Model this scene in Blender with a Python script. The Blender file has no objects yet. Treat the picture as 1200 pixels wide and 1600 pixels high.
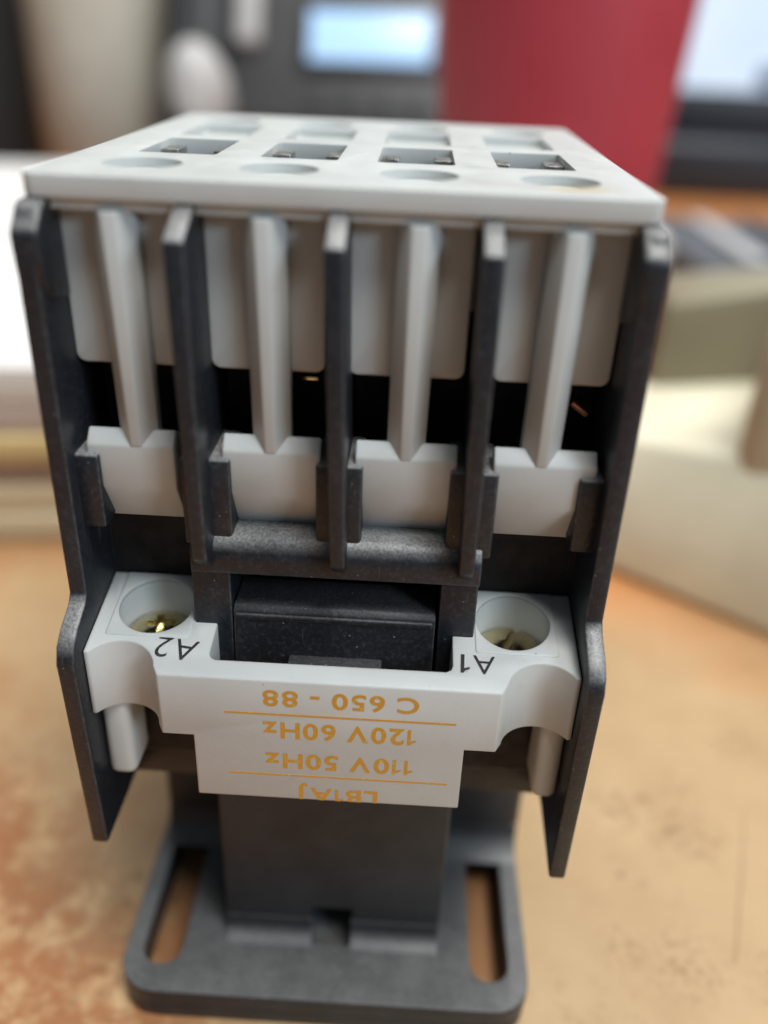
import bpy, bmesh, math, random
from mathutils import Vector, Matrix
random.seed(7)
S = 0.001                                   # everything below is written in millimetres
sc = bpy.context.scene
col = sc.collection
rad = math.radians

# ------------------------------------------------------------------ camera
CAM = (5.338, -64.657, 96.688)
PITCH, YAW, ROLL = 0.503, 0.022, 0.042
def cam_axes():
    cp, sp = math.cos(PITCH), math.sin(PITCH)
    F, U, R = Vector((0, cp, -sp)), Vector((0, sp, cp)), Vector((1, 0, 0))
    Z = Matrix.Rotation(YAW, 3, 'Z')
    F, U, R = Z @ F, Z @ U, Z @ R
    c, s = math.cos(ROLL), math.sin(ROLL)
    return c * R + s * U, -s * R + c * U, F
R_, U_, F_ = cam_axes()
cd = bpy.data.cameras.new('camera')
cam = bpy.data.objects.new('camera', cd); col.objects.link(cam)
m = Matrix((R_, U_, -F_)).transposed().to_4x4()
m.translation = Vector(CAM) * S
cam.matrix_world = m
cd.sensor_fit = 'HORIZONTAL'; cd.sensor_width = 36
cd.lens = 1363.4 / 1200 * 36
cd.clip_start = 0.003; cd.clip_end = 20
cd.dof.use_dof = True
cd.dof.focus_distance = 0.0775
cd.dof.aperture_fstop = 12.5
cd.dof.aperture_blades = 0
sc.camera = cam

# ------------------------------------------------------------------ world, lamps, exposure
w = bpy.data.worlds.new('World'); sc.world = w; w.use_nodes = True
bg = w.node_tree.nodes['Background']
bg.inputs[0].default_value = (0.74, 0.88, 1.0, 1); bg.inputs[1].default_value = 0.10
def area(name, loc, target, sx, sy, power, color):
    l = bpy.data.lights.new(name, 'AREA'); l.shape = 'RECTANGLE'; l.size = sx; l.size_y = sy
    l.energy = power; l.color = color
    o = bpy.data.objects.new(name, l); col.objects.link(o)
    o.location = Vector(loc) * S
    o.rotation_euler = (Vector(target) * S - o.location).to_track_quat('-Z', 'Y').to_euler()
    return o
area('ceiling_light', (330, -330, 1280), (0, 0, 50), 0.5, 0.5, 13.0, (1.0, 0.99, 0.965))
area('ceiling_light', (140, 420, 1250), (0, 50, 50), 0.9, 0.6, 11.0, (1.0, 0.99, 0.965))
area('window_light', (540, -520, 430), (0, 0, 60), 0.2, 0.2, 2.2, (0.70, 0.85, 1.0))
sc.view_settings.view_transform = 'Standard'
sc.view_settings.look = 'None'
sc.view_settings.gamma = 1
sc.view_settings.use_curve_mapping = False
sc.view_settings.exposure = 0.25
sc.cycles.use_denoising = True
sc.cycles.max_bounces = 8

# ------------------------------------------------------------------ materials
class NT:
    def __init__(s, name):
        s.m = bpy.data.materials.new(name); s.m.use_nodes = True
        s.t = s.m.node_tree; s.b = s.t.nodes['Principled BSDF']
        tc = s.n('ShaderNodeTexCoord'); mp = s.n('ShaderNodeMapping')
        mp.inputs['Scale'].default_value = (1000, 1000, 1000)
        s.l(tc.outputs['Object'], mp.inputs[0]); s.co = mp.outputs[0]
    def n(s, t, **k):
        o = s.t.nodes.new(t)
        for a, v in k.items(): setattr(o, a, v)
        return o
    def l(s, a, b): s.t.links.new(a, b)
    def noise(s, scale, detail=4, rough=.55, stretch=None, offset=None):
        o = s.n('ShaderNodeTexNoise'); o.inputs['Scale'].default_value = scale
        o.inputs['Detail'].default_value = detail; o.inputs['Roughness'].default_value = rough
        co = s.co
        if stretch or offset:
            mp = s.n('ShaderNodeMapping'); s.l(co, mp.inputs[0]); co = mp.outputs[0]
            if stretch: mp.inputs['Scale'].default_value = stretch
            if offset: mp.inputs['Location'].default_value = offset
        s.l(co, o.inputs['Vector']); return o.outputs['Fac']
    def ramp(s, x, stops):
        o = s.n('ShaderNodeValToRGB'); e = o.color_ramp.elements
        while len(e) < len(stops): e.new(.5)
        for q, (p, c) in zip(e, stops):
            q.position = p; q.color = (c, c, c, 1) if isinstance(c, (int, float)) else (*c, 1)
        s.l(x, o.inputs[0]); return o.outputs[0]
    def mix(s, f, a, b, mode='MIX'):
        o = s.n('ShaderNodeMix', data_type='RGBA', blend_type=mode)
        for v, i in ((f, 0), (a, 6), (b, 7)):
            if isinstance(v, (int, float)): o.inputs[i].default_value = v if i == 0 else (v, v, v, 1)
            elif isinstance(v, tuple): o.inputs[i].default_value = (*v, 1)
            else: s.l(v, o.inputs[i])
        return o.outputs[2]
    def math(s, op, a, b=0.0):
        o = s.n('ShaderNodeMath', operation=op)
        for v, i in ((a, 0), (b, 1)):
            if isinstance(v, (int, float)): o.inputs[i].default_value = v
            else: s.l(v, o.inputs[i])
        return o.outputs[0]
    def set(s, base=None, rough=None, metal=None, spec=None, emit=None, estr=None):
        for v, k in ((base, 'Base Color'), (rough, 'Roughness'), (metal, 'Metallic'), (spec, 'Specular IOR Level'), (emit, 'Emission Color'), (estr, 'Emission Strength')):
            if v is None: continue
            if isinstance(v, (int, float)): s.b.inputs[k].default_value = v
            elif isinstance(v, tuple): s.b.inputs[k].default_value = (*v, 1)
            else: s.l(v, s.b.inputs[k])
        return s
    def bump(s, h, dist, strength=1.0, bevel=None):
        o = s.n('ShaderNodeBump'); o.inputs['Strength'].default_value = strength
        o.inputs['Distance'].default_value = dist * S; s.l(h, o.inputs['Height'])
        if bevel:
            bv = s.n('ShaderNodeBevel', samples=4); bv.inputs['Radius'].default_value = bevel * S
            s.l(bv.outputs[0], o.inputs['Normal'])
        s.l(o.outputs[0], s.b.inputs['Normal']); return s

def grey_plastic(name, base, stain=False):
    t = NT(name)
    tone = t.ramp(t.noise(.11, 3), [(.3, .93), (.7, 1.04)])
    c = t.mix(1.0, base, tone, 'MULTIPLY')
    specks = t.ramp(t.noise(1.3, 2, .5, offset=(31, 5, 9)), [(.77, 0), (.80, 1)])
    c = t.mix(t.math('MULTIPLY', specks, .55), c, (.10, .09, .075))
    smudge = t.ramp(t.noise(.35, 5, .7, offset=(3, 77, 1)), [(.60, 0), (.78, 1)])
    c = t.mix(t.math('MULTIPLY', smudge, .24), c, (.33, .29, .22))
    if stain:                                # yellowed flux stain beside the fourth screw hole
        sx = t.n('ShaderNodeSeparateXYZ'); t.l(t.co, sx.inputs[0])
        dx = t.math('SUBTRACT', sx.outputs[0], 17.3); dy = t.math('SUBTRACT', sx.outputs[1], 4.2)
        r = t.math('SQRT', t.math('ADD', t.math('MULTIPLY', dx, dx), t.math('MULTIPLY', t.math('MULTIPLY', dy, dy), 2.0)))
        k = t.ramp(t.math('MULTIPLY', t.math('ADD', r, t.math('MULTIPLY', t.noise(.8, 4), 3.2)), .15), [(.42, .6), (.72, 0)])
        c = t.mix(k, c, (.50, .40, .16))
    t.set(c, t.ramp(t.noise(.5, 3), [(.3, .36), (.7, .52)]), spec=.42)
    return t.bump(t.noise(2.4, 3), .022, .55, bevel=.22).m

def black_plastic(name, base, rough, dust=1.0, grain=.05, bevel=.2, wear=1.0, dust_sheen=.78):
    t = NT(name)
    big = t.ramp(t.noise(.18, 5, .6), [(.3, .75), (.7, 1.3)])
    c = t.mix(1.0, base, big, 'MULTIPLY')
    v = t.n('ShaderNodeTexVoronoi'); v.inputs['Scale'].default_value = 1.5
    t.l(t.co, v.inputs['Vector'])
    near = t.ramp(v.outputs['Distance'], [(.06, 1), (.13, 0)])
    sep = t.n('ShaderNodeSeparateColor'); t.l(v.outputs['Color'], sep.inputs[0])
    some = t.ramp(sep.outputs[0], [(.74, 0), (.9, 1)])
    k = t.math('MULTIPLY', t.math('MULTIPLY', near, some), .5 * dust)
    c = t.mix(k, c, (.42, .42, .42))
    film = t.ramp(t.noise(2.2, 4, .75, offset=(9, 2, 4)), [(.50, 0), (.72, 1)])
    c = t.mix(t.math('MULTIPLY', film, .085 * dust), c, (.30, .30, .31))
    scr = t.ramp(t.noise(.9, 3, .6, stretch=(3.2, 1, .35)), [(.66, 0), (.70, 1)])
    c = t.mix(t.math('MULTIPLY', scr, .07 * dust), c, (.3, .3, .3))
    bv = t.n('ShaderNodeBevel', samples=4); bv.inputs['Radius'].default_value = .3 * S
    ge = t.n('ShaderNodeNewGeometry'); dt = t.n('ShaderNodeVectorMath', operation='DOT_PRODUCT')
    t.l(bv.outputs[0], dt.inputs[0]); t.l(ge.outputs['Normal'], dt.inputs[1])
    edge = t.ramp(dt.outputs['Value'], [(.80, 1), (.985, 0)])
    chip = t.ramp(t.noise(1.6, 4, .7, offset=(2, 8, 5)), [(.38, .25), (.62, 1)])
    c = t.mix(t.math('MULTIPLY', t.math('MULTIPLY', edge, chip), (.55 * wear)), c, (.34, .34, .35))
    # pale dust tone that also paints overhead sheen onto the faces that look up
    sn = t.n('ShaderNodeSeparateXYZ'); t.l(bv.outputs[0], sn.inputs[0])
    up = t.ramp(sn.outputs[2], [(.35, 0), (.8, 1)])
    soft = t.ramp(t.math('ADD', t.math('MULTIPLY', t.noise(4.6, 4, .8, offset=(4, 4, 1)), .78), t.math('MULTIPLY', t.noise(.25, 3, offset=(4, 4, 1)), .22)), [(.38, .22), (.62, 1)])
    c = t.mix(t.math('MULTIPLY', t.math('MULTIPLY', up, soft), dust_sheen), c, (.40, .395, .38))
    t.set(c, t.ramp(t.noise(.6, 4), [(.3, rough * .85), (.7, rough * 1.2)]), spec=.42)
    return t.bump(t.noise(3.2, 3, .6), grain, .8, bevel=bevel).m

M_GREY = grey_plastic('light_grey_plastic', (.525, .548, .535))
M_COVER = grey_plastic('light_grey_cover_plastic', (.525, .548, .535), True)
M_BLACK = black_plastic('black_plastic', (.011, .014, .019), .36, 1.0)
M_BLOCK = black_plastic('blue_black_plastic', (.013, .0135, .017), .50, 1.5, dust_sheen=.15)
M_BASE = black_plastic('worn_dark_grey_plastic', (.024, .026, .029), .42, .3, .03, .3, dust_sheen=.42)
M_SHADE = black_plastic('shaded_black_plastic', (.006, .006, .007), .6, .2, dust_sheen=.05)  # black plastic made darker, shade of the recesses put into its colour
def metal(name, base, rough, var=.15, relief=.05):
    t = NT(name)
    c = t.mix(1.0, base, t.ramp(t.noise(1.1, 4), [(.3, 1 - var * 2), (.7, 1.1)]), 'MULTIPLY')
    t.set(c, t.ramp(t.noise(1.8, 4), [(.3, rough * .7), (.7, rough * 1.5)]), 1.0)
    return t.bump(t.noise(2.0, 4), relief, .6).m
M_BRASS = metal('brass', (.66, .56, .33), .2, .06, .006)
M_COPPER = metal('copper', (.62, .33, .25), .4)
M_STEEL = metal('zinc_steel', (.45, .45, .43), .35)
def flat(name, base, rough=.5, nz=None, **k):
    t = NT(name)
    c = t.mix(1.0, base, t.ramp(t.noise(nz or .05, 4), [(.3, .88), (.7, 1.08)]), 'MULTIPLY')
    t.set(c, rough, **k); return t.bump(t.noise((nz or .05) * 20, 3), .02, .5).m
def ink(name, base, holes):
    t = NT(name)
    c = t.mix(t.ramp(t.noise(3.5, 3, .6), [(holes, 0), (holes + .08, 1)]), base, tuple(min(.5, v * 1.5 + .08) for v in base))
    t.set(c, .55); return t.m
M_ORANGE = ink('orange_print', (.58, .28, .025), .60)
M_INK = ink('black_print', (.018, .016, .018), .62)

def desk_material():
    t = NT('worn_wood_laminate')
    sx = t.n('ShaderNodeSeparateXYZ'); t.l(t.co, sx.inputs[0]); X, Y = sx.outputs[0], sx.outputs[1]
    tan = t.mix(t.ramp(t.noise(.06, 5, .6), [(.3, 0), (.7, 1)]), (.39, .26, .135), (.47, .325, .178))
    orange = t.mix(t.ramp(t.noise(.03, 4), [(.3, 0), (.7, 1)]), (.44, .165, .05), (.52, .22, .075))
    # varnish is rubbed through to pale wood in front; the old orange finish stays behind
    wob = t.math('MULTIPLY', t.math('SUBTRACT', t.noise(.028, 5, .6), .5), 70.0)
    far = t.ramp(t.math('MULTIPLY', t.math('ADD', t.math('ADD', Y, wob), t.math('MULTIPLY', X, .10)), .005), [(.29, 0), (.52, 1)])
    c = t.mix(far, tan, orange)
    # reddish brown speckled wear on the left
    wob2 = t.math('MULTIPLY', t.math('SUBTRACT', t.noise(.05, 5, .65, offset=(7, 3, 0)), .5), 60.0)
    left = t.ramp(t.math('ADD', t.math('MULTIPLY', t.math('ADD', t.math('ADD', X, wob2), t.math('MULTIPLY', Y, 1.0)), .01), .5), [(.20, 1), (.46, 0)])
    blot = t.math('ADD', t.math('MULTIPLY', t.noise(.11, 3, .6, offset=(2, 6, 0)), .55), t.math('MULTIPLY', t.noise(.42, 5, .68), .45))
    brown = t.mix(t.ramp(blot, [(.47, 0), (.61, 1)]), (.355, .145, .056), (.57, .365, .185))
    c = t.mix(t.math('MULTIPLY', left, .95), c, brown)
    under = t.math('MAXIMUM', t.math('SUBTRACT', t.math('ABSOLUTE', X), 21.5), t.math('SUBTRACT', t.math('ABSOLUTE', t.math('SUBTRACT', Y, 26)), 29))  # darker tone under the base paints in its contact shadow
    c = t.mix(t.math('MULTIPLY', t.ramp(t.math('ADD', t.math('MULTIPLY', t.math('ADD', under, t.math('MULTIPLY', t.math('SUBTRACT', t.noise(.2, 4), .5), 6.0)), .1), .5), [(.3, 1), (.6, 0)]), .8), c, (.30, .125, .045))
    # dark scuffs in clusters and fine scratches on the right
    clump = t.ramp(t.noise(.045, 2, .5, offset=(3, 9, 0)), [(.50, 0), (.66, 1)])
    spk = t.ramp(t.noise(.42, 5, .7, offset=(1, 4, 2)), [(.52, 0), (.66, 1)])
    c = t.mix(t.math('MULTIPLY', t.math('MULTIPLY', clump, spk), .75), c, (.20, .105, .045))
    spk2 = t.ramp(t.noise(1.1, 4, .7, offset=(5, 1, 2)), [(.66, 0), (.74, 1)])
    c = t.mix(t.math('MULTIPLY', spk2, .28), c, (.24, .12, .05))
    for px, py, pr in ((42, 2.5, 7), (47, 22, 5), (37.5, 15, 4), (54, 1, 6), (35, 4, 4), (60, 40, 6)):   # patches of dark scuffs
        dx, dy = t.math('SUBTRACT', X, px), t.math('SUBTRACT', Y, py)
        dd = t.math('SQRT', t.math('ADD', t.math('MULTIPLY', dx, dx), t.math('MULTIPLY', dy, dy)))
        k = t.ramp(t.math('DIVIDE', dd, pr), [(.15, 1), (1.0, 0)])
        c = t.mix(t.math('MULTIPLY', t.math('MULTIPLY', k, t.ramp(t.noise(.85, 5, .7, offset=(px, py, 0)), [(.50, 0), (.62, 1)])), .8), c, (.19, .105, .05))
    # one long scratch
    line = t.math('ABSOLUTE', t.math('SUBTRACT', t.math('SUBTRACT', X, t.math('MULTIPLY', Y, .36)), t.math('ADD', 46.6, t.math('MULTIPLY', t.noise(.05, 2), 1.6))))
    span = t.ramp(t.math('MULTIPLY', Y, .03), [(.07, 0), (.1, 1), (.75, .7), (.85, 0)])
    c = t.mix(t.math('MULTIPLY', t.math('MULTIPLY', t.ramp(line, [(.10, 1), (.28, 0)]), span), .55), c, (.20, .11, .05))
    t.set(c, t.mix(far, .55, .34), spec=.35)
    return t.bump(t.noise(.9, 5, .65), .05, .5).m
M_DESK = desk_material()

# ------------------------------------------------------------------ mesh helpers (millimetres)
def poly_prism(bm, pts, axis, a, b, slope=None):
    """extrude the 2-D outline pts along axis from a to b; slope(p) may shift the b end"""
    def v(p, t):
        if axis == 'z': return (p[0], p[1], t)
        if axis == 'x': return (t, p[0], p[1])
        return (p[0], t, p[1])
    lo = [bm.verts.new(v(p, a)) for p in pts]
    hi = [bm.verts.new(v(p, b if slope is None else slope(p))) for p in pts]
    n = len(pts)
    bm.faces.new(lo); bm.faces.new(hi)
    for i in range(n): bm.faces.new((lo[i], lo[(i + 1) % n], hi[(i + 1) % n], hi[i]))
    bmesh.ops.recalc_face_normals(bm, faces=bm.faces)
    return bm
def BM(): return bmesh.new()
def box(x0, x1, y0, y1, z0, z1, bm=None):
    return poly_prism(bm or BM(), [(x0, y0), (x1, y0), (x1, y1), (x0, y1)], 'z', z0, z1)
def circ(cx, cy, r, n=40, a0=0, a1=None):
    a1 = a0 + 2 * math.pi if a1 is None else a1
    full = abs(a1 - a0 - 2 * math.pi) < 1e-6
    k = n if full else n - 1
    return [(cx + r * math.cos(a0 + (a1 - a0) * i / k), cy + r * math.sin(a0 + (a1 - a0) * i / k)) for i in range(n)]
def rrect(x0, x1, y0, y1, r, n=7):
    o = []
    for cx, cy, a in ((x1 - r, y1 - r, 0), (x0 + r, y1 - r, 90), (x0 + r, y0 + r, 180), (x1 - r, y0 + r, 270)):
        o += circ(cx, cy, r, n, rad(a), rad(a + 90))
    return o
def lathe(prof, n=40, cx=0, cy=0):
    bm = BM(); rings = []
    for r, z in prof:
        rings.append([bm.verts.new((cx + max(r, .001) * math.cos(2 * math.pi * i / n), cy + max(r, .001) * math.sin(2 * math.pi * i / n), z)) for i in range(n)])
    for a, b in zip(rings, rings[1:]):
        for i in range(n): bm.faces.new((a[i], a[(i + 1) % n], b[(i + 1) % n], b[i]))
    bm.faces.new(rings[0]); bm.faces.new(rings[-1])
    bmesh.ops.recalc_face_normals(bm, faces=bm.faces)
    return bm
def link_temp(bm):
    me = bpy.data.meshes.new('tmp'); bm.to_mesh(me); bm.free()
    o = bpy.data.objects.new('tmp', me); col.objects.link(o); return o
def origin_of(o):
    v = Vector((0, 0, 0))
    while o is not None: v += o.location; o = o.parent
    return v
def make(name, bm, mat, parent=None, cuts=(), joins=(), bevel=0, seg=2, ang=35, smooth=38, loc=None, mw=None):
    """one mesh object: outline bm, minus cuts, rounded by bevel, scaled to metres"""
    o = link_temp(bm); tmp = [o]
    for op, lst in (('UNION', joins), ('DIFFERENCE', cuts)):
        for c in lst:
            t = link_temp(c); tmp.append(t)
            b = o.modifiers.new('b', 'BOOLEAN'); b.operation = op; b.object = t; b.solver = 'EXACT'
    if bevel:
        b = o.modifiers.new('v', 'BEVEL'); b.width = bevel; b.segments = seg; b.limit_method = 'ANGLE'; b.angle_limit = rad(ang)
        b.use_clamp_overlap = True
    dg = bpy.context.evaluated_depsgraph_get()
    me = bpy.data.meshes.new_from_object(o.evaluated_get(dg))
    for t in tmp:
        d = t.data; bpy.data.objects.remove(t); bpy.data.meshes.remove(d)
    if mw is not None: me.transform(mw)
    me.transform(Matrix.Scale(S, 4))
    r = bpy.data.objects.new(name, me); col.objects.link(r); me.name = name
    me.materials.clear(); me.materials.append(mat)
    if smooth:
        for p in me.polygons: p.use_smooth = True
        me.set_sharp_from_angle(angle=rad(smooth))
    if parent is not None:
        r.parent = parent; me.transform(Matrix.Translation(-origin_of(parent)))
    elif loc is not None:
        r.location = Vector(loc) * S; me.transform(Matrix.Translation(-Vector(loc) * S))
    return r
def thing(name, label, cat, loc=(0, 0, 0), group=None):
    o = bpy.data.objects.new(name, None); col.objects.link(o); o.location = Vector(loc) * S
    o.empty_display_size = .01
    o['label'] = label; o['category'] = cat
    if group: o['group'] = group
    return o
def tag(o, label, cat, group=None):
    o['label'] = label; o['category'] = cat
    if group: o['group'] = group
    return o

# ------------------------------------------------------------------ setting
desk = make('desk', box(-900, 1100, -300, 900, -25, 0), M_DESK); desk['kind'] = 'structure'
back = make('wall', box(-2500, 2500, 1500, 1600, -800, 2000), flat('office_wall_paint', (.34, .33, .31), .8)); back['kind'] = 'structure'

# ------------------------------------------------------------------ the contactor
C = thing('contactor', 'grey and black four pole contactor standing upright on its slotted base, coil terminals facing front', 'contactor')

# base plate and pedestal
bx0, bx1 = -23.2, 22.3
slots = lambda: [poly_prism(BM(), rrect(-21.2, -16.9, -4.5, 16.5, 2.1), 'z', -5, 12), poly_prism(BM(), rrect(15.8, 20.1, -4.3, 16.5, 2.1), 'z', -5, 12),
                 poly_prism(BM(), rrect(-21.2, -16.9, 33, 51, 2.1), 'z', -5, 12), poly_prism(BM(), rrect(15.8, 20.1, 33, 51, 2.1), 'z', -5, 12)]
base = make('base_plate', poly_prism(BM(), rrect(bx0, bx1, -7.7, 56, 4.2), 'z', 2.35, 4.6), M_BASE, C, slots() + [box(-2.4, 2.1, -.9, 9, 2.7, 6)], bevel=.95, seg=4)
make('base_rim', poly_prism(BM(), rrect(bx0 + .12, bx1 - .12, -7.6, 55.9, 4.1), 'z', 0.0, 2.35), M_BASE, C, slots(), bevel=.15)
ped = make('pedestal', box(-12.2, 12.2, .35, 16, 4.4, 34), M_BASE, C, [box(-2.4, 2.1, -1, 9, 4.0, 9.0)], bevel=.35)
fil = [(.6, 7.2), (.33, 7.2), (.28, 6.2), (-.05, 5.4), (-.6, 4.9), (-1.5, 4.62), (-1.5, 4.4), (.6, 4.4)]
make('foot_fillet', poly_prism(BM(), fil, 'x', -12.1, -2.4), M_BASE, ped)
make('foot_fillet', poly_prism(BM(), fil, 'x', 2.1, 12.1), M_BASE, ped)
make('rear_body', box(-22.7, 22.5, 14.6, 48, 4.4, 27), M_BASE, C, bevel=1.0, seg=3)
make('rear_fillet', poly_prism(BM(), [(14.7, 4.5), (11.5, 4.5), (12.4, 4.9), (13.6, 5.8), (14.4, 7.0), (14.7, 8.6)], 'x', -22.4, 22.2), M_BASE, C)

# housing
H = make('housing', box(-21.9, 21.9, 8.5, 52, 26.1, 83.8), M_SHADE, C)
make('shelf', box(-21.75, 21.75, 3.0, 20, 26.2, 30.9), M_BLACK, H, bevel=.2)
def flange(x0, x1, dz):
    prof = [(.0, 85.25), (-1.0, 85.0), (-2.2, 83.0), (-2.35, 82.0), (-2.25, 80), (-2.25, 52.6), (-2.9, 51.9), (-5.2, 50.9), (-6.5, 49.9), (-7.1, 48.4), (-7.0, 47), (-6.1, 25.6 + dz), (1.5, 25.4), (52, 25.4), (52, 85.2)]
    return poly_prism(BM(), prof, 'x', x0, x1)
make('side_flange', flange(-23.35, -21.75, 0), M_BLACK, C, bevel=.28)
make('side_flange', flange(21.75, 23.35, -1.3), M_BLACK, C, bevel=.28)
for sx in (-1, 1):
    make('flange_tip', poly_prism(BM(), [(.2, 85.25), (-.5, 85.2), (-2.3, 83.4), (-2.4, 82.8), (-2.2, 80.5), (-1.2, 78.5), (2.6, 77.5), (2.6, 85.25)], 'x', sx * 23.42, sx * 21.35), M_BLACK, C, bevel=.35, seg=3)
    make('flange_foot', box(min(sx * 22, sx * 19.85), max(sx * 22, sx * 19.85), -.55, 5, 58.4, 65.3), M_BLACK, C, bevel=.3)
# dividers between the four poles with their foot blocks
for xt, xb, f0, f1 in ((-11.45, -11.2, -13.15, -8.95), (-.2, .35, -1.85, 2.05), (10.9, 11.1, 9.25, 13.25)):
    bm = BM(); th = .62
    prof = [(.4, 85.25), (-3.6, 83.45), (-3.6, 60), (-3.5, 57.5), (-2.7, 56.6), (-1.2, 55.6), (-1.2, 55.1), (8.6, 55.1), (8.6, 85.25)]; n_ = len(prof)
    lo = [bm.verts.new((xb + (xt - xb) * (z - 55) / 30 - th - max(0, z - 70) * .01, y, z)) for y, z in prof]
    hi = [bm.verts.new((xb + (xt - xb) * (z - 55) / 30 + th + max(0, z - 70) * .01, y, z)) for y, z in prof]
    bm.faces.new(lo); bm.faces.new(hi)
    for i in range(n_): bm.faces.new((lo[i], lo[(i + 1) % n_], hi[(i + 1) % n_], hi[i]))
    bmesh.ops.recalc_face_normals(bm, faces=bm.faces)
    d = make('divider', bm, M_BLACK, C, bevel=.22)
    make('divider_foot', box(f0, f1, -.5, 6, 57.2, 65.4), M_BLACK, d, bevel=.3)
# lower cross wall: sill under the middle poles, posts, cavity and side recess walls
make('sill', poly_prism(BM(), [(7, 58.4), (.6, 58.5), (-.35, 58.3), (-1.1, 57.6), (-1.45, 56.6), (-1.5, 55.0), (7, 55.0)], 'x', -12.6, 12.5), M_BLACK, C, bevel=.15)
make('post', box(-12.75, -9.3, -.95, 8.5, 40, 57.0), M_BLACK, C, bevel=.2)
make('post', box(9.2, 12.45, -.95, 8.5, 40, 57.0), M_BLACK, C, bevel=.2)
make('recess_wall', box(-21.8, -12.6, 5.05, 8.6, 44, 60), M_SHADE, C)
make('recess_wall', box(12.4, 21.8, 5.05, 8.6, 44, 60), M_SHADE, C)
# moving armature block seen in the cavity above the coil cover
slide = make('armature_block', poly_prism(BM(), [(-1.0, 50.75), (-.55, 51.25), (4, 51.2), (4, 38), (-1.4, 38), (-1.15, 47.2)], 'x', -9.2, 8.95), M_BLOCK, C, bevel=.16)
make('tab', box(-4.2, 4.3, -3.1, -1.0, 40, 46.3), M_BLOCK, slide, bevel=.2)
make('lip', box(-9.0, 8.7, -1.2, -.7, 50.0, 50.6), M_BLOCK, slide, bevel=.15)

# light grey top cover
hx, wx = (-16.4, -5.6, 5.4, 16.4), (-15.3, -4.9, 5.1, 15.3)
holes = lambda: [poly_prism(BM(), circ(x, y, 3.1), 'z', 78, 90) for x in hx for y in (7.8, 45.2)]
wins = lambda: [poly_prism(BM(), rrect(x - 3.3, x + 3.3, a, b, .4, 3), 'z', 79, 90) for x in wx for a, b in ((14.2, 25.6), (28.6, 40.0))]
plate = make('top_cover', poly_prism(BM(), rrect(-23.15, 22.95, 0, 53.2, 1.1), 'z', 85.4, 87.0), M_COVER, C, holes() + wins(), bevel=.38, seg=3)
make('cover_body', box(-22.1, 22.1, .85, 52.4, 77.4, 85.4), M_GREY, plate, holes() + wins() + [box(-30, 30, 0, 4.35, 70, 84.5)])
for x in wx:
    make('contact_tray', box(x - 3.28, x + 3.28, 14.25, 25.55, 78.0, 85.45), M_SHADE, plate)
    for sd in (-1, 1):
        xc = x + sd * 2.45
        make('clamp', box(xc - .85, xc + .85, 21.2, 24.4, 84.5, 86.45), M_STEEL, plate, [box(xc - .45, xc + .45, 20, 23.6, 85.2, 86.1)], bevel=.12)
    make('blind_tray', box(x - 3.28, x + 3.28, 28.65, 39.95, 78.0, 86.1), M_GREY, plate)
for x in hx:
    for y in (7.8, 45.2): make('hole_floor', poly_prism(BM(), circ(x, y, 3.05), 'z', 78, 86.25), M_GREY, plate)
# pole fronts: wall panel, rib, ledge
panels = ((-21.75, -12.2), (-10.7, -1.4), (.4, 9.9), (12.1, 21.6))
ribx = ((-16.75, -16.98), (-5.65, -5.8), (5.48, 5.64), (16.6, 16.88))
ledges = ((-20.9, -13.6), (-9.65, -1.5), (1.35, 9.75), (12.75, 21.2))
for (a, b), (rb_, rt_), (l0, l1) in zip(panels, ribx, ledges):
    pts = [(a, 84.6), (b, 84.6)] + circ(b - .8, 72.95, .8, 6, 0, -math.pi / 2) + circ(a + .8, 72.95, .8, 6, -math.pi / 2, -math.pi)
    make('wall_panel', poly_prism(BM(), pts, 'y', 2.75, 4.4), M_GREY, C, bevel=.2)
    bm = BM()
    sec = lambda f: [(-1.6, 2.9), (-1.6, 1.4), (-f, 0), (f, 0), (1.6, 1.4), (1.6, 2.9)]
    t0, t1 = rt_, rb_
    lo = [bm.verts.new((t1 + x, y, 65.95)) for x, y in sec(.42)]
    hi = [bm.verts.new((t0 + x, y, 84.55)) for x, y in sec(.56)]
    bm.faces.new(lo); bm.faces.new(hi)
    for i in range(6): bm.faces.new((lo[i], lo[(i + 1) % 6], hi[(i + 1) % 6], hi[i]))
    bmesh.ops.recalc_face_normals(bm, faces=bm.faces)
    make('rib', bm, M_GREY, C, bevel=.12)
    make('terminal_ledge', poly_prism(BM(), [(.04, 62.2), (.04, 66.0), (1.15, 67.15), (2.6, 66.4), (2.7, 58.3), (2.3, 58.2)], 'x', l0, l1), M_GREY, C, bevel=.18)
make('contact_strip', box(-.9, .9, -.5, .5, -.25, .25), M_COPPER, C, bevel=.1, mw=Matrix.Translation((19.9, 4.6, 69.7)) @ Matrix.Rotation(rad(35), 4, 'Y') @ Matrix.Rotation(rad(25), 4, 'X'))
make('contact_strip', box(-.8, .8, -.3, .3, -.2, .2), M_BRASS, C, bevel=.08, mw=Matrix.Translation((-3.0, 5.6, 70.7)))

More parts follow.
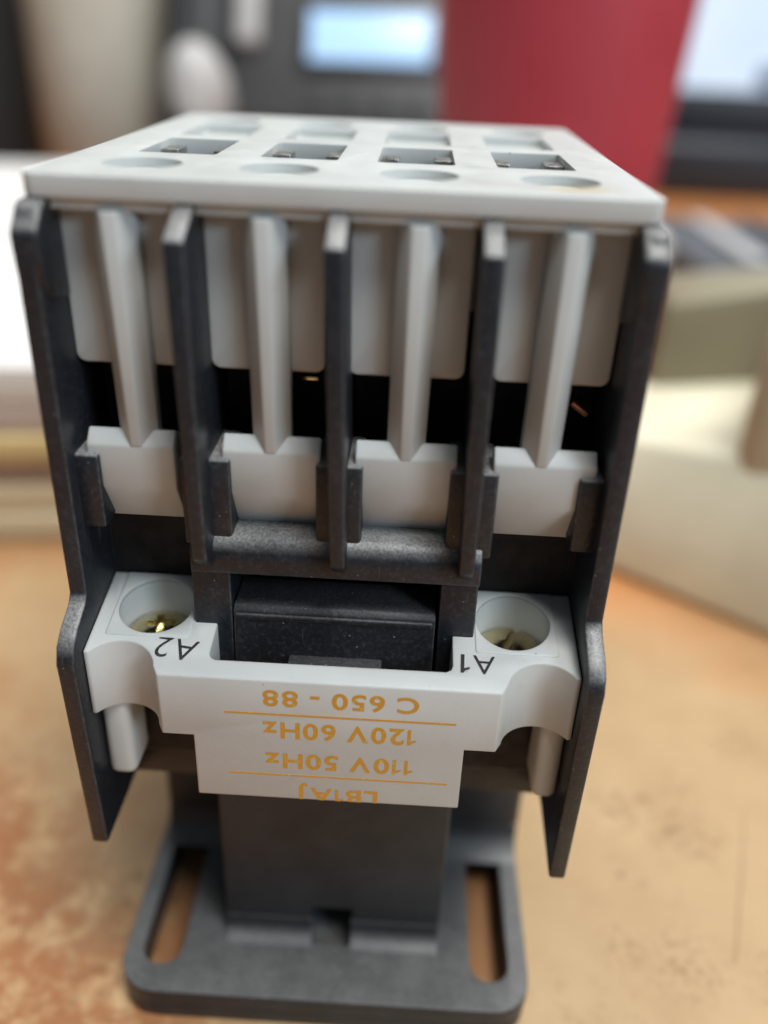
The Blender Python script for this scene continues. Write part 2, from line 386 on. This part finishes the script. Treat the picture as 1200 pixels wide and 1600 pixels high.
# coil cover with the A1 / A2 terminals
top = lambda p: 49.4 + .192 * p[1]
def groove(sx):                                # outline of the wire entry, from the outer end to the inner one
    a = [(18.5 * sx + sx * 3.3 * math.cos(t), -6.8 + 3.3 * math.sin(t)) for t in [rad(32 + (168 - 32) * i / 18) for i in range(19)]]
    return a
out = [(-21.7, 4.95), (-12.75, 4.95), (-12.75, -.5)] + [(-10.7, -.5), (-10.7, -4.4), (-10.5, -4.85), (-10.1, -5.05), (10.0, -5.0), (10.4, -4.75), (10.55, -4.3), (10.55, -.4), (12.45, -.4), (12.45, 4.95), (21.7, 4.95), (21.7, -5.0)]
out += groove(1) + [(15.0, -6.6), (14.75, -7.05), (-14.75, -7.05), (-15.0, -6.6)] + groove(-1)[::-1] + [(-21.7, -5.0)]
hole = ((-16.65, .85, 3.4), (16.1, 1.15, 3.4))
bores = [poly_prism(BM(), circ(x, y, r, 56), 'z', 44.6, 60) for x, y, r in hole]
cover = make('coil_cover', poly_prism(BM(), out, 'z', 34.25, 0, top), M_GREY, C,
             bores + [box(-30, -12.0, -20, 20, 30, 41.4), box(12.0, 30, -20, 20, 30, 41.4), box(-13, 13, -4.6, 20, 30, 41.4)], bevel=.2, ang=40)
def pad(x0, x1, y0, y1, hx_, hy_, r):
    bm = BM(); pts = rrect(x0, x1, y0, y1, .25, 3)
    lo = [bm.verts.new((x, y, top((x, y)) - .3)) for x, y in pts]; hi = [bm.verts.new((x, y, top((x, y)) + .09)) for x, y in pts]
    n = len(pts); bm.faces.new(lo); bm.faces.new(hi)
    for i in range(n): bm.faces.new((lo[i], lo[(i + 1) % n], hi[(i + 1) % n], hi[i]))
    bmesh.ops.recalc_face_normals(bm, faces=bm.faces)
    return make('terminal_pad', bm, M_GREY, cover, [poly_prism(BM(), circ(hx_, hy_, r, 56), 'z', 40, 60)], bevel=.07, ang=40)
pad(-20.4, -12.9, -2.95, 4.9, *hole[0]); pad(12.6, 20.0, -2.75, 4.9, *hole[1])
make('inner_skirt', box(-21.6, 21.6, 1.6, 3.0, 30.9, 41.4), M_SHADE, cover)
for sx in (-1, 1):
    make('wire_guard', box(min(sx * 21.7, sx * 19.3), max(sx * 21.7, sx * 19.0), -3.5, 1.4, 32.2, 43.2), M_GREY, cover, bevel=.9, seg=4)
for (x, y, r), rot_, kind in ((hole[0], 12, 'cross'), (hole[1], 68, 'slot')):
    z0 = 45.9
    prof = [(2.9, z0 - .1), (2.9, z0 + .55), (2.7, z0 + .85), (2.1, z0 + 1.2), (1.2, z0 + 1.42), (.4, z0 + 1.5)]
    def bar(a):
        b = box(-1.35 if kind == 'cross' else -3.2, 1.35 if kind == 'cross' else 3.2, -.36, .36, z0 + .35, z0 + 3)
        b.transform(Matrix.Translation((x, y + .4, 0)) @ Matrix.Rotation(rad(rot_ + a), 4, 'Z')); return b
    make('terminal_screw', lathe(prof, 40, x, y + .4), M_BRASS, cover, [bar(0)] + ([bar(90)] if kind == 'cross' else []), bevel=.08)

# lettering, printed upside down
def text(body, cx, cy, width, height, mat, name='lettering', plane='front', tilt=0, clip=None, spacing=1.0, parent=None, weight=.022):
    bm = BM(); pen = 0.0
    for ch in body:
        if ch == ' ': pen += .26; continue
        if ch == '1':                          # a one with a flag
            g = BM()
            poly_prism(g, [(.20, 0), (.31, 0), (.31, .70), (.22, .70), (.16, .60), (.04, .545), (.04, .46), (.20, .52)], 'z', 0, .001)
            bmesh.ops.delete(g, geom=[f for f in g.faces if abs(f.normal.z) < .5 or f.calc_center_median().z < .0005], context='FACES')
            me = bpy.data.meshes.new('t'); g.to_mesh(me); g.free()
            for v in me.vertices: v.co.z = 0
        else:
            cu = bpy.data.curves.new('t', 'FONT'); cu.body = ch; cu.size = 1; cu.resolution_u = 5; cu.offset = weight
            o = bpy.data.objects.new('t', cu); col.objects.link(o)
            me = bpy.data.meshes.new_from_object(o.evaluated_get(bpy.context.evaluated_depsgraph_get()))
            bpy.data.objects.remove(o)
        x0, x1 = min(v.co.x for v in me.vertices), max(v.co.x for v in me.vertices)
        me.transform(Matrix.Translation((pen - x0, 0, 0))); bm.from_mesh(me); bpy.data.meshes.remove(me)
        pen += x1 - x0 + .095 * spacing
    xs = [v.co.x for v in bm.verts]; ys = [v.co.y for v in bm.verts]
    mx, my = (min(xs) + max(xs)) / 2, (min(ys) + max(ys)) / 2
    kx, ky = width / (max(xs) - min(xs)), height / (max(ys) - min(ys))
    for v in bm.verts: v.co = (-(v.co.x - mx) * kx, -(v.co.y - my) * ky, 0)      # turned half round
    if clip is not None:
        bmesh.ops.bisect_plane(bm, geom=bm.verts[:] + bm.edges[:] + bm.faces[:], plane_co=(0, clip, 0), plane_no=(0, -1, 0), clear_outer=True)
    if plane == 'front': mw = Matrix.Translation((cx, -7.065, cy)) @ Matrix.Rotation(rad(90), 4, 'X')
    else: mw = Matrix.Translation((cx, cy, top((cx, cy)) + .035)) @ Matrix.Rotation(math.atan(.192), 4, 'X') @ Matrix.Rotation(rad(tilt), 4, 'Z')
    return make(name, bm, mat, parent or cover, smooth=0, mw=mw)
text('C 650 - 88', 1.05, 46.15, 13.5, 1.85, M_ORANGE, parent=cover, spacing=1.12)
text('120V 60Hz', .95, 42.55, 13.5, 1.95, M_ORANGE, parent=cover, spacing=1.05)
text('110V 50Hz', .95, 38.95, 13.3, 1.85, M_ORANGE, parent=cover, spacing=1.05)
text('LB1AJ', .95, 35.15, 7.2, 2.3, M_ORANGE, parent=cover, clip=-.86, spacing=1.05)
make('printed_rule', box(-9.1, 11.1, -7.075, -7.0, 44.27, 44.47), M_ORANGE, cover, smooth=0)
make('printed_rule', box(-9.0, 10.8, -7.075, -7.0, 37.12, 37.30), M_ORANGE, cover, smooth=0)
text('A2', -13.75, -4.15, 3.7, 2.3, M_INK, plane='top', tilt=-7, weight=-.004)
text('A1', 12.75, -4.05, 3.0, 2.1, M_INK, plane='top', tilt=-2, weight=-.004)

# ------------------------------------------------------------------ things behind, out of focus
# paper stack at the left
P = thing('paper_stack', 'tall white stack of papers and pads at the left edge beside the contactor', 'paper stack', (-150, 230, 0))
M_PAPER = flat('white_paper', (.80, .79, .77), .8, .02); M_CREAMPAPER = flat('cream_paper', (.62, .52, .36), .8, .02)
M_YELLOW = flat('yellow_paper', (.68, .54, .27), .8, .02); M_PINKP = flat('pinkish_grey_paper', (.55, .46, .43), .8, .02)
zz = 0
for i, (h, mt, nm) in enumerate(((6, M_CREAMPAPER, 'folder'), (6, M_CREAMPAPER, 'folder'), (6.5, M_PINKP, 'pad'), (5, M_YELLOW, 'yellow_pad'), (6.5, M_PINKP, 'pad'), (7.5, M_PAPER, 'paper_ream'))):
    o = box(-108, 108, -140, 140, zz + .1, zz + h)
    make(nm, o, mt, P, bevel=.5, mw=Matrix.Translation((-157 - i * .8 + (i % 2), 219 + (i % 3) * 1.2, 0)) @ Matrix.Rotation(rad(8 + (i * 37 % 5) * .35), 4, 'Z'))
    zz += h
# beige canister and dark speaker behind it
M_BEIGE = flat('beige_plastic', (.57, .53, .44), .55)
can = thing('canister', 'tall beige round canister at the back left between dark cabinet and desk phone', 'canister', (-164, 450, 0))
make('body', lathe([(33, 0), (34.5, 2), (38, 148), (38, 150), (35, 150), (34, 140)], 64, -164, 450), M_BEIGE, can)
make('rim', lathe([(38.6, 146), (39.4, 148), (39.4, 152), (36, 152), (36, 146)], 64, -164, 450), M_BEIGE, can)
M_DARK = flat('charcoal_plastic', (.026, .028, .030), .5)
M_SPK = flat('dark_green_grey_cloth', (.030, .034, .033), .9)
spk = thing('cabinet', 'dark boxy cabinet at the far top left behind the paper stack', 'cabinet', (-270, 520, 0))
make('body', box(-340, -216, 470, 600, 0, 210), M_DARK, spk, bevel=3)
make('front_panel', box(-334, -222, 467, 470, 8, 202), M_SPK, spk, bevel=1)
# desk phone
M_PH = flat('phone_dark_grey_plastic', (.045, .045, .046), .45)
M_PHL = flat('phone_pale_grey_plastic', (.50, .49, .48), .4)
M_LCD = NT('lit_blue_display').set((.1, .2, .3), .3, emit=(.42, .60, .86), estr=1.0).m
ph = thing('desk_phone', 'dark grey desk phone with lit blue screen and round buttons behind the contactor', 'phone', (-45, 420, 0))
TILT = Matrix.Translation((-40, 395, 40)) @ Matrix.Rotation(rad(-25), 4, 'X')
make('body', box(-72, 75, 4, 30, -42, 120), M_PH, ph, bevel=5, seg=4, mw=TILT)
make('stand', box(-90, 66, 400, 480, 0, 60), M_PH, ph, bevel=4)
scr = make('display_frame', box(-16, 53, 0.5, 5, 44, 76), M_PH, ph, bevel=1.5, mw=TILT)
make('display', box(-11.5, 48, -.2, .6, 48, 71.5), M_LCD, scr, bevel=.2, mw=TILT)
for r_ in range(3):
    for k in range(4):
        b = lathe([(6.4, 0), (6.6, 1.5), (5.8, 3.2), (3, 3.6)], 28)
        make('button', b, M_DARK, ph, mw=TILT @ Matrix.Translation((-4 + k * 16.2, 4.2, 28 - r_ * 17)) @ Matrix.Rotation(rad(90), 4, 'X'))
hs = make('handset', box(-80, -50, -18, 6, -30, 118), M_DARK, ph, bevel=9, seg=5, mw=TILT)
egg = lathe([(3, -20), (11, -17), (14.5, -8), (15, 2), (12, 12), (7, 18), (2, 20.5)], 36)
make('pale_end', egg, M_PHL, hs, mw=Matrix.Translation((-101, 392, 70)) @ Matrix.Rotation(rad(-12), 4, 'Y'))  # pale rounded shape at the end of the handset
make('pale_strip', box(-49, -36, -2, 6, 54, 112), M_PHL, ph, bevel=3, seg=3, mw=TILT)  # pale upright strip beside the handset
# red tumbler
def red():
    t = NT('red_plastic')
    c = t.mix(t.ramp(t.noise(.03, 3), [(.3, 0), (.7, 1)]), (.40, .040, .062), (.46, .055, .080))
    t.set(c, .5, spec=.4); return t.m
cup = thing('tumbler', 'tall red plastic tumbler standing behind the contactor', 'tumbler', (44.5, 222, 0))
make('body', lathe([(28, 0), (29, 1.5), (33.6, 70), (37.6, 130), (36.2, 130), (32.4, 70), (27.6, 6), (5, 5)], 96, 44.5, 222), red(), cup)
make('rim', lathe([(37.5, 129), (38.9, 130.5), (38.9, 133), (37.6, 134), (36.2, 133), (36.2, 129)], 96, 44.5, 222), red(), cup)
# monitor at the right
M_MON = flat('monitor_black_plastic', (.020, .024, .032), .4)
def screen_mat():
    t = NT('lit_screen')
    sx = t.n('ShaderNodeSeparateXYZ'); t.l(t.co, sx.inputs[0])
    g = t.noise(.02, 3)
    c = t.mix(t.ramp(g, [(.4, 0), (.6, 1)]), (.56, .68, .84), (.62, .72, .86))
    t.set((.05, .05, .06), .25, emit=c, estr=1.0); return t.m
mon = thing('monitor', 'computer monitor with bright pale screen and black base at the far right', 'monitor', (300, 660, 0))
make('screen', box(150, 480, 648, 649, 68, 330), screen_mat(), mon)
bz = make('bezel', box(140, 490, 649.5, 670, 50, 340), M_MON, mon, bevel=2)
make('taskbar', box(246, 262, 647.2, 647.9, 70, 84), flat('dark_blue_print', (.06, .14, .26), .4), bz)
make('lower_bezel', box(150, 480, 640, 649.4, 36, 66), M_MON, mon, bevel=2)
make('base', box(172, 420, 600, 700, 1, 38), M_MON, mon, bevel=5, seg=3)
# small low things on the desk at the right
g1 = thing('ridged_box', 'low dark grey ridged box on the desk behind the cream device', 'box', (170, 390, 0))
M_G2 = flat('mid_grey_plastic', (.085, .088, .094), .5); M_W2 = flat('off_white_plastic', (.62, .60, .55), .5)
make('body', box(118, 250, 285, 400, 0, 20), M_G2, g1, bevel=2)
for k in range(4): make('ridge', box(140 + k * 26, 150 + k * 26, 300, 396, 19.5, 22), M_DARK if k % 2 else M_PHL, g1, bevel=1)
e = tag(make('plastic_block', box(100, 118, 330, 372, 0, 22), M_W2, None, bevel=4, seg=3, loc=(109, 351, 0)), 'small off white block on the desk between tumbler and ridged grey box', 'block')
# cream desk device
M_CR = flat('cream_plastic', (.82, .78, .60), .5); M_CR2 = flat('shaded_cream_plastic', (.62, .55, .42), .5); M_HOLLOW = flat('hollow_shade_plastic', (.27, .245, .165), .55)  # cheek and hollow carry shade in their colour: darker copies of the cream
cr = thing('desk_device', 'cream plastic desk device with raised cheek and shaded hollow right of the contactor', 'desk device', (85, 110, 0))
def hull(pts):
    bm = BM(); [bm.verts.new(p) for p in pts]
    bmesh.ops.convex_hull(bm, input=bm.verts); bmesh.ops.recalc_face_normals(bm, faces=bm.faces); return bm
make('body', hull([(34, 102, 0), (62.5, 79.5, 0), (100, 50, 0), (140, 90, 0), (84, 140, 0), (40, 140, 0), (46, 106, 24), (66.5, 90.5, 30), (101, 53, 38), (140, 90, 38), (84, 138, 30), (46, 138, 24)]), M_CR, cr, bevel=5, seg=6)
make('cheek', hull([(66.4, 84.5, 24), (100, 56, 25), (130, 92, 25), (84, 125, 20), (66.6, 84.5, 40), (67.0, 84.5, 50), (68.2, 85, 60), (90, 80, 72), (110, 68, 74), (130, 92, 74), (95, 125, 55)]), M_CR2, cr, bevel=4, seg=5)
make('hollow_back', hull([(60, 128, 0), (84, 124, 0), (100, 150, 0), (66, 160, 0), (62, 130, 46), (86, 126, 52), (100, 150, 52), (66, 160, 46)]), M_HOLLOW, cr, bevel=2)
